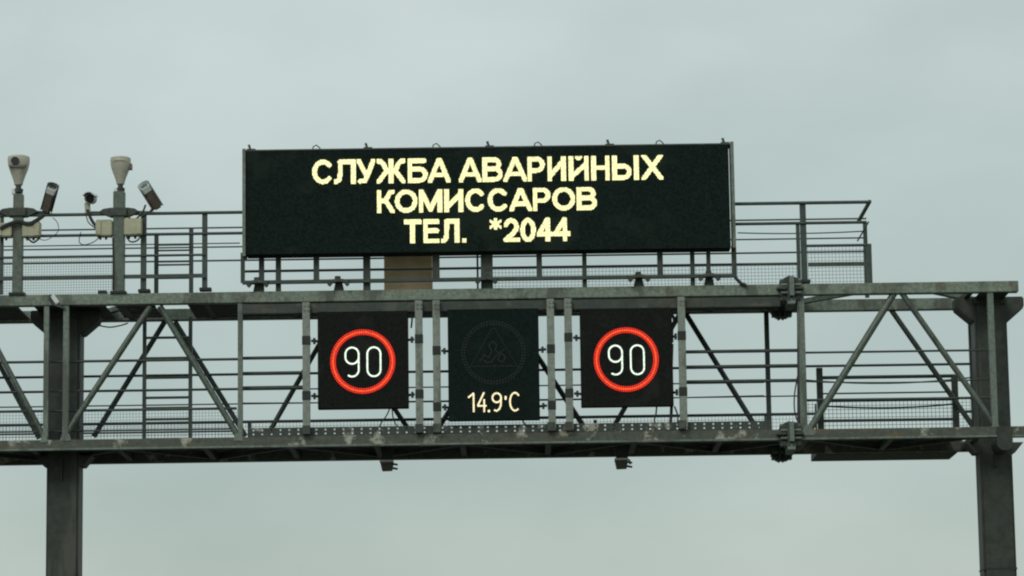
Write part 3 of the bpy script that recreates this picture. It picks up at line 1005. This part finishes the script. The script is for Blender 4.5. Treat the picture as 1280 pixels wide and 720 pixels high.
cable([(488, 508), (484, 518), (477, 528), (474, 534)], 0.008, 'thin black cable curving left under the left speed sign')
cable([(490, 508), (491, 520), (494, 529), (497, 533)], 0.008, 'thin black cable curving right under the left speed sign')
cable([(821, 505), (820, 517), (818, 526), (822, 534)], 0.010, 'thin black cable hanging left of two under the right speed sign')
cable([(840, 430), (839, 470), (839.5, 505), (838, 531)], 0.020, 'thick black cable down the right edge of the right speed sign')
cable([(843, 508), (847, 519), (847, 531)], 0.010, 'short black cable looping beside the rightmost sign post')
cable([(838, 391), (843, 400), (840, 412), (840, 428)], 0.020, 'black cable looping from the beam beside the right speed sign')
cable([(511, 391), (515, 396), (514, 410)], 0.012, 'short cable at the top right corner of the left speed sign')
cable([(997, 470), (993, 495), (994, 518), (1001, 533)], 0.009, 'thin cable bowing out left of the post by the flange couplings')
cable([(995, 377), (998, 390), (998.5, 450), (998.5, 533)], 0.022, 'conduit running down beside the post by the flange couplings', YF - 0.03)
cable([(653, 525), (656, 530), (661, 533)], 0.010, 'tiny black cable under the temperature sign')
cable([(124, 407), (137, 409), (150, 407), (160, 404)], 0.009, 'thin wire hanging under the gantry top right of the left column', 40.7)

# ------------------------------------------------------------------ camera masts
def mast(px, w, ytop, ybase, label):
    p = at(px, ybase, YF)
    r = thing('camera_mast', (p.x, YF, zt1), label, 'mast', 'camera masts on the gantry')
    zt = at(px, ytop, YF).z
    MB().span(p.x - w * K / 2, p.x + w * K / 2, YF - w * K / 2, YF + w * K / 2, zt1, zt).build('pole', M['brace'], r, 0.006)
    MB().span(p.x - 0.10, p.x + 0.10, YF - 0.10, YF + 0.10, zt1, zt1 + 0.03).build('base_plate', M['deck'], r)
    for z_off in (0.0,):
        zc = at(px, 266 if px > 100 else 266, YF).z
        cr = MB()
        cr.span(p.x - 0.10, p.x + 0.10, YF - 0.095, YF + 0.095, zc - 0.05, zc + 0.05)
        for s in (-1, 1):
            cr.prism([(p.x + s * 0.10, zc - 0.06), (p.x + s * 0.10, zc + 0.06), (p.x + s * 0.20, zc + 0.045), (p.x + s * 0.25, zc + 0.01), (p.x + s * 0.20, zc - 0.02)], YF - 0.05, YF + 0.05)
            cr.tube([(p.x + s * 0.22, YF, zc + 0.005), (p.x + s * 0.40, YF, zc - 0.005)], 0.02, 8)
        cr.build('cross_arm', M['darksteel'], r)
    return r


mast(22, 12, 243, 367, 'square camera mast with a lens-fronted camera head at the left photo edge')
mast(148.5, 14, 240, 367, 'square camera mast between the left column and the message board')


def head(px, ytop, ybot, rot, label, lens):
    p = at(px, ybot, YF)
    r = thing('dome_camera', (p.x, YF, p.z), label, 'camera', 'camera heads on the masts')
    s = (at(px, ytop, YF).z - p.z) / 42.0
    prof = [(5, 0), (5.5, 4), (3.2, 4.5), (3.2, 8), (4.6, 9), (5.5, 13), (7.5, 19), (9.5, 24), (10.8, 28), (12, 33), (12.3, 38), (12.0, 40.5), (9.0, 42)]
    MB().lathe((p.x, YF, p.z), [(a * s, b * s) for a, b in prof[:4]], 16).build('neck', M['darksteel'], r, smooth=True)
    MB().lathe((p.x, YF, p.z), [(a * s, b * s) for a, b in prof[3:]], 28, 0.18).build('housing', M['cream'], r, smooth=True)
    zb = p.z
    if lens:
        lm = MB()
        lm.tube([(p.x - 2.2 * s, YF - 10.6 * s, zb + 34 * s), (p.x - 2.2 * s, YF - 13.6 * s, zb + 34 * s)], 4.6 * s, 16)
        lm.build('lens', M['lens'], r)
        MB().prism([(p.x - 8.8 * s, zb + 27 * s), (p.x + 8.8 * s, zb + 27 * s), (p.x + 10.0 * s, zb + 29.5 * s), (p.x - 10.0 * s, zb + 29.5 * s)], YF - 12.6 * s, YF - 6 * s).build('hood', M['camgrey'], r)
    else:
        MB().box((p.x + 11.5 * s, YF, zb + 30 * s), (5 * s, 8 * s, 7 * s)).build('side_catch', M['camgrey'], r, 0.004)
        MB().span(p.x - 10 * s, p.x + 10 * s, YF - 13.2 * s, YF - 12.4 * s, zb + 35.5 * s, zb + 36.3 * s).build('seam', M['boxcream'], r)
    MB().box((p.x - 5 * s, YF - 0.02, zb + 5.5 * s - 0.05), (4 * s, 4 * s, 6 * s)).build('connector', M['white'], r, 0.004)
    return r


q = at(128.5, 365, YF)
MB().span(q.x - 0.055, q.x + 0.055, YF - 0.06, YF + 0.05, zt1 + 0.001, zt1 + 0.045).build('anchor_plate', M['deck'], bpy.data.objects['camera_mast.001'], 0.004)
p0 = at(67, 374, YF - 0.09)
wf = MB()
wf.bar((p0.x - 0.02, YF - 0.09, p0.z + 0.05), (p0.x + 0.055, YF - 0.09, p0.z - 0.055), 0.055, 0.035)
fit = wf.build('white_fitting', M['white'], G, 0.008)
MB().tube([(p0.x - 0.04, YF - 0.085, p0.z + 0.06), (p0.x - 0.045, YF - 0.09, p0.z + 0.0), (p0.x + 0.0, YF - 0.09, p0.z - 0.07), (p0.x + 0.09, YF - 0.09, p0.z - 0.10), (p0.x + 0.14, YF - 0.09, p0.z - 0.12)], 0.017, 8).build('cable', M['rail'], fit)


head(23, 195, 241, 0, 'cream camera head with a dark round lens on the leftmost mast', True)
head(150.5, 196.5, 239.5, 0, 'cream flat-topped camera head on the mast with two side cameras', False)


def bullet(base, tip, label, window, foot=None, dy=-0.18):
    """Long camera under a white sun hood. base and tip are photo points of its axis."""
    a, b = at(*base, YF), at(*tip, YF)
    b = Vector((b.x, YF + dy, b.z))
    d = (b - a).normalized()
    r = thing('bullet_camera', a, label, 'camera', 'side cameras on the masts')
    up = Vector((0, -1, 0))
    L_ = (b - a).length
    MB().bar(a, b, 0.105, 0.10, up).build('body', M['camgrey'], r, 0.014)
    s = d.cross(up).normalized()
    side = s if s.x > 0 else -s
    h = MB()
    for k in range(7):                                   # curved hood over the far side
        t0, t1 = math.pi * k / 7, math.pi * (k + 1) / 7
        n_up = s.cross(d).normalized()
        def q(t, rr):
            return s * (math.cos(t) * rr) - n_up * (math.sin(t) * rr)
        e0, e1 = a - d * 0.01, b + d * 0.05
        vs = [e0 + q(t0, 0.072), e1 + q(t0, 0.072), e1 + q(t1, 0.072), e0 + q(t1, 0.072), e0 + q(t0, 0.080), e1 + q(t0, 0.080), e1 + q(t1, 0.080), e0 + q(t1, 0.080)]
        h.add(vs, [(0, 1, 2, 3), (4, 7, 6, 5), (0, 4, 5, 1), (2, 6, 7, 3), (1, 5, 6, 2), (0, 3, 7, 4)])
    h.build('sun_hood', M['white'] if window else M['mount'], r)
    MB().bar(b - d * 0.075, b + d * 0.012, 0.112, 0.112, up).build('front_ring', M['white'], r, 0.01)
    MB().bar(b + d * 0.0125, b + d * 0.018, 0.085, 0.085, up).build('window', M['teal'] if window else M['lens'], r)
    if foot:
        f = at(*foot, YF)
        MB().tube([f, (f + a) / 2 + Vector((0, 0, -0.01)), a + d * 0.06], 0.018, 8).build('bracket', M['darksteel'], r)
    return r


bullet((57.5, 264), (68, 239), 'white-tipped camera tilted right on the leftmost mast', False, (56, 269))
bullet((197.5, 260), (183, 237), 'camera with a teal window tilted left on the second mast', True, (177, 270))
bullet((-16, 264), (-8, 242), 'camera cut off by the left photo edge on the leftmost mast', False, (-10, 268))


def stub_cam(label):
    c = at(113, 247, YF)
    r = thing('bullet_camera', c, label, 'camera', 'side cameras on the masts')
    MB().tube([(c.x, YF + 0.16, c.z + 0.01), (c.x, YF - 0.10, c.z - 0.03)], 0.065, 16).build('body', M['cream'], r, smooth=True)
    MB().tube([(c.x + 0.01, YF - 0.101, c.z - 0.03), (c.x + 0.01, YF - 0.112, c.z - 0.032)], 0.056, 16).build('lens', M['lens'], r)
    h = MB()
    for k in range(8):
        t0, t1 = math.radians(20 + k * 17.5), math.radians(20 + (k + 1) * 17.5)
        def q(t, rr, y, dz):
            return Vector((c.x + rr * math.cos(t), y, c.z + dz + rr * math.sin(t)))
        vs = [q(t0, .076, YF + .16, .01), q(t0, .076, YF - .18, -.04), q(t1, .076, YF - .18, -.04), q(t1, .076, YF + .16, .01),
              q(t0, .086, YF + .16, .01), q(t0, .086, YF - .18, -.04), q(t1, .086, YF - .18, -.04), q(t1, .086, YF + .16, .01)]
        h.add(vs, [(0, 1, 2, 3), (4, 7, 6, 5), (0, 4, 5, 1), (2, 6, 7, 3), (1, 5, 6, 2), (0, 3, 7, 4)])
    h.build('sun_hood', M['white'], r)
    MB().bar(at(109, 253, YF), at(110, 268, YF), 0.07, 0.06).build('bracket', M['cream'], r, 0.01)
    MB().tube([at(110, 266, YF), at(118, 266, YF + .02), at(124, 266, YF + .02)], 0.02, 8).build('arm', M['darksteel'], r)
    return r


stub_cam('round camera with a white hood facing us left of the second mast')
for (x0_, x1_, y0_, y1_, lb) in ((120.5, 141, 276, 296, 'pale junction box on the left side of the second mast'),
                                 (156, 178, 274, 295, 'pale junction box on the right side of the second mast'),
                                 (-3, 15.5, 280, 297, 'pale junction box on the left side of the leftmost mast'),
                                 (29, 51, 278, 297, 'pale junction box on the right side of the leftmost mast')):
    a, b = at(x0_, y0_, YF - 0.02), at(x1_, y1_, YF - 0.02)
    jb = thing('junction_box', ((a.x + b.x) / 2, YF - 0.02, b.z), lb, 'junction box', 'junction boxes on the camera masts')
    MB().span(a.x, b.x, YF - 0.11, YF + 0.05, b.z, a.z).build('body', M['boxcream'], jb, 0.012)
    far = a.x if x0_ in (120.5, -3) else b.x - 0.075
    MB().span(far + 0.004, far + 0.07, YF - 0.122, YF - 0.111, b.z + 0.012, a.z - 0.012).build('lid', M['boxcream'], jb, 0.004)
    gl = MB()
    for t in (0.25, 0.6):
        xx = a.x + (b.x - a.x) * t
        gl.tube([(xx, YF - 0.03, b.z + 0.005), (xx, YF - 0.03, b.z - 0.035)], 0.016, 8)
    gl.build('cable_gland', M['cable'], jb)
cable([(109, 262), (113, 272), (117, 279), (122, 285)], 0.020, 'thick black cable from the round hooded camera to its junction box', YF - 0.06)
cable([(107, 266), (110, 277), (116, 283), (121, 287)], 0.007, 'thin wire beside the thick cable of the round hooded camera', YF - 0.07)
cable([(101, 290), (99, 302), (105, 306), (116, 303), (124, 297)], 0.006, 'thin wire loop hanging left of the second mast', YF - 0.03)
cable([(66, 272), (72, 279), (72, 290), (58, 300), (47, 298)], 0.005, 'thin wire loop right of the leftmost mast', YF - 0.03)
cable([(0, 286), (12, 280), (24, 277), (36, 280), (48, 274), (56, 268)], 0.026, 'black cable bundle crossing the leftmost mast', YF - 0.12)
cable([(36, 299), (42, 303), (50, 297)], 0.012, 'short black cable loop under the right box of the leftmost mast', YF - 0.06)
cable([(158, 296), (163, 302), (171, 301), (177, 294)], 0.010, 'small black cable loop under the right box of the second mast', YF - 0.06)
cable([(160, 268), (165, 277), (172, 272), (178, 266), (182, 256)], 0.012, 'black cable from the second mast to the teal-windowed camera', YF - 0.09)
cable([(141, 297), (141.5, 330), (141, 362)], 0.010, 'conduit running down the left edge of the second mast', YF - 0.085)


# ------------------------------------------------------------------ detectors under the gantry
def detector(px, py, label, arms):
    c = at(px, py, 40.75)
    r = thing('traffic_detector', (c.x, 40.75, bb0), label, 'traffic detector', 'traffic detectors under the gantry')
    z0, z1 = at(px, py + 6.5, 40.75).z, at(px, py - 6.5, 40.75).z
    MB().prism([(c.x - 0.065, z0), (c.x + 0.065, z0 + 0.004), (c.x + 0.082, z1 - 0.035), (c.x - 0.085, z1 - 0.035)], 40.66, 40.84).build('housing', M['detector'], r, 0.006)
    MB().span(c.x - 0.09, c.x + 0.082, 40.60, 40.85, z1 - 0.034, z1 - 0.010).build('top_strip', M['white'], r)
    MB().span(c.x - 0.07, c.x + 0.08, 40.70, 40.80, z1 - 0.011, bb0 + 0.10).build('mount', M['darksteel'], r)
    m_ = MB()
    for dz in (0.03, 0.085):
        m_.bar((c.x + 0.07, 40.72, z0 + dz), (c.x + 0.135, 40.72, z0 + dz - 0.012), 0.024, 0.03)
    m_.build('side_bolt', M['cable'], r)
    if arms:
        m2 = MB()
        m2.tube([(c.x + 0.05, 40.7, z1), (c.x + 0.10, 40.7, z1 - 0.03), (c.x + 0.105, 40.7, z0 + 0.05)], 0.012, 6)
        m2.build('side_bracket', M['darksteel'], r)
    return r


detector(484, 582, 'small olive detector box hanging below the left speed sign', False)
detector(777, 579.5, 'small olive detector box hanging below the right speed sign', True)
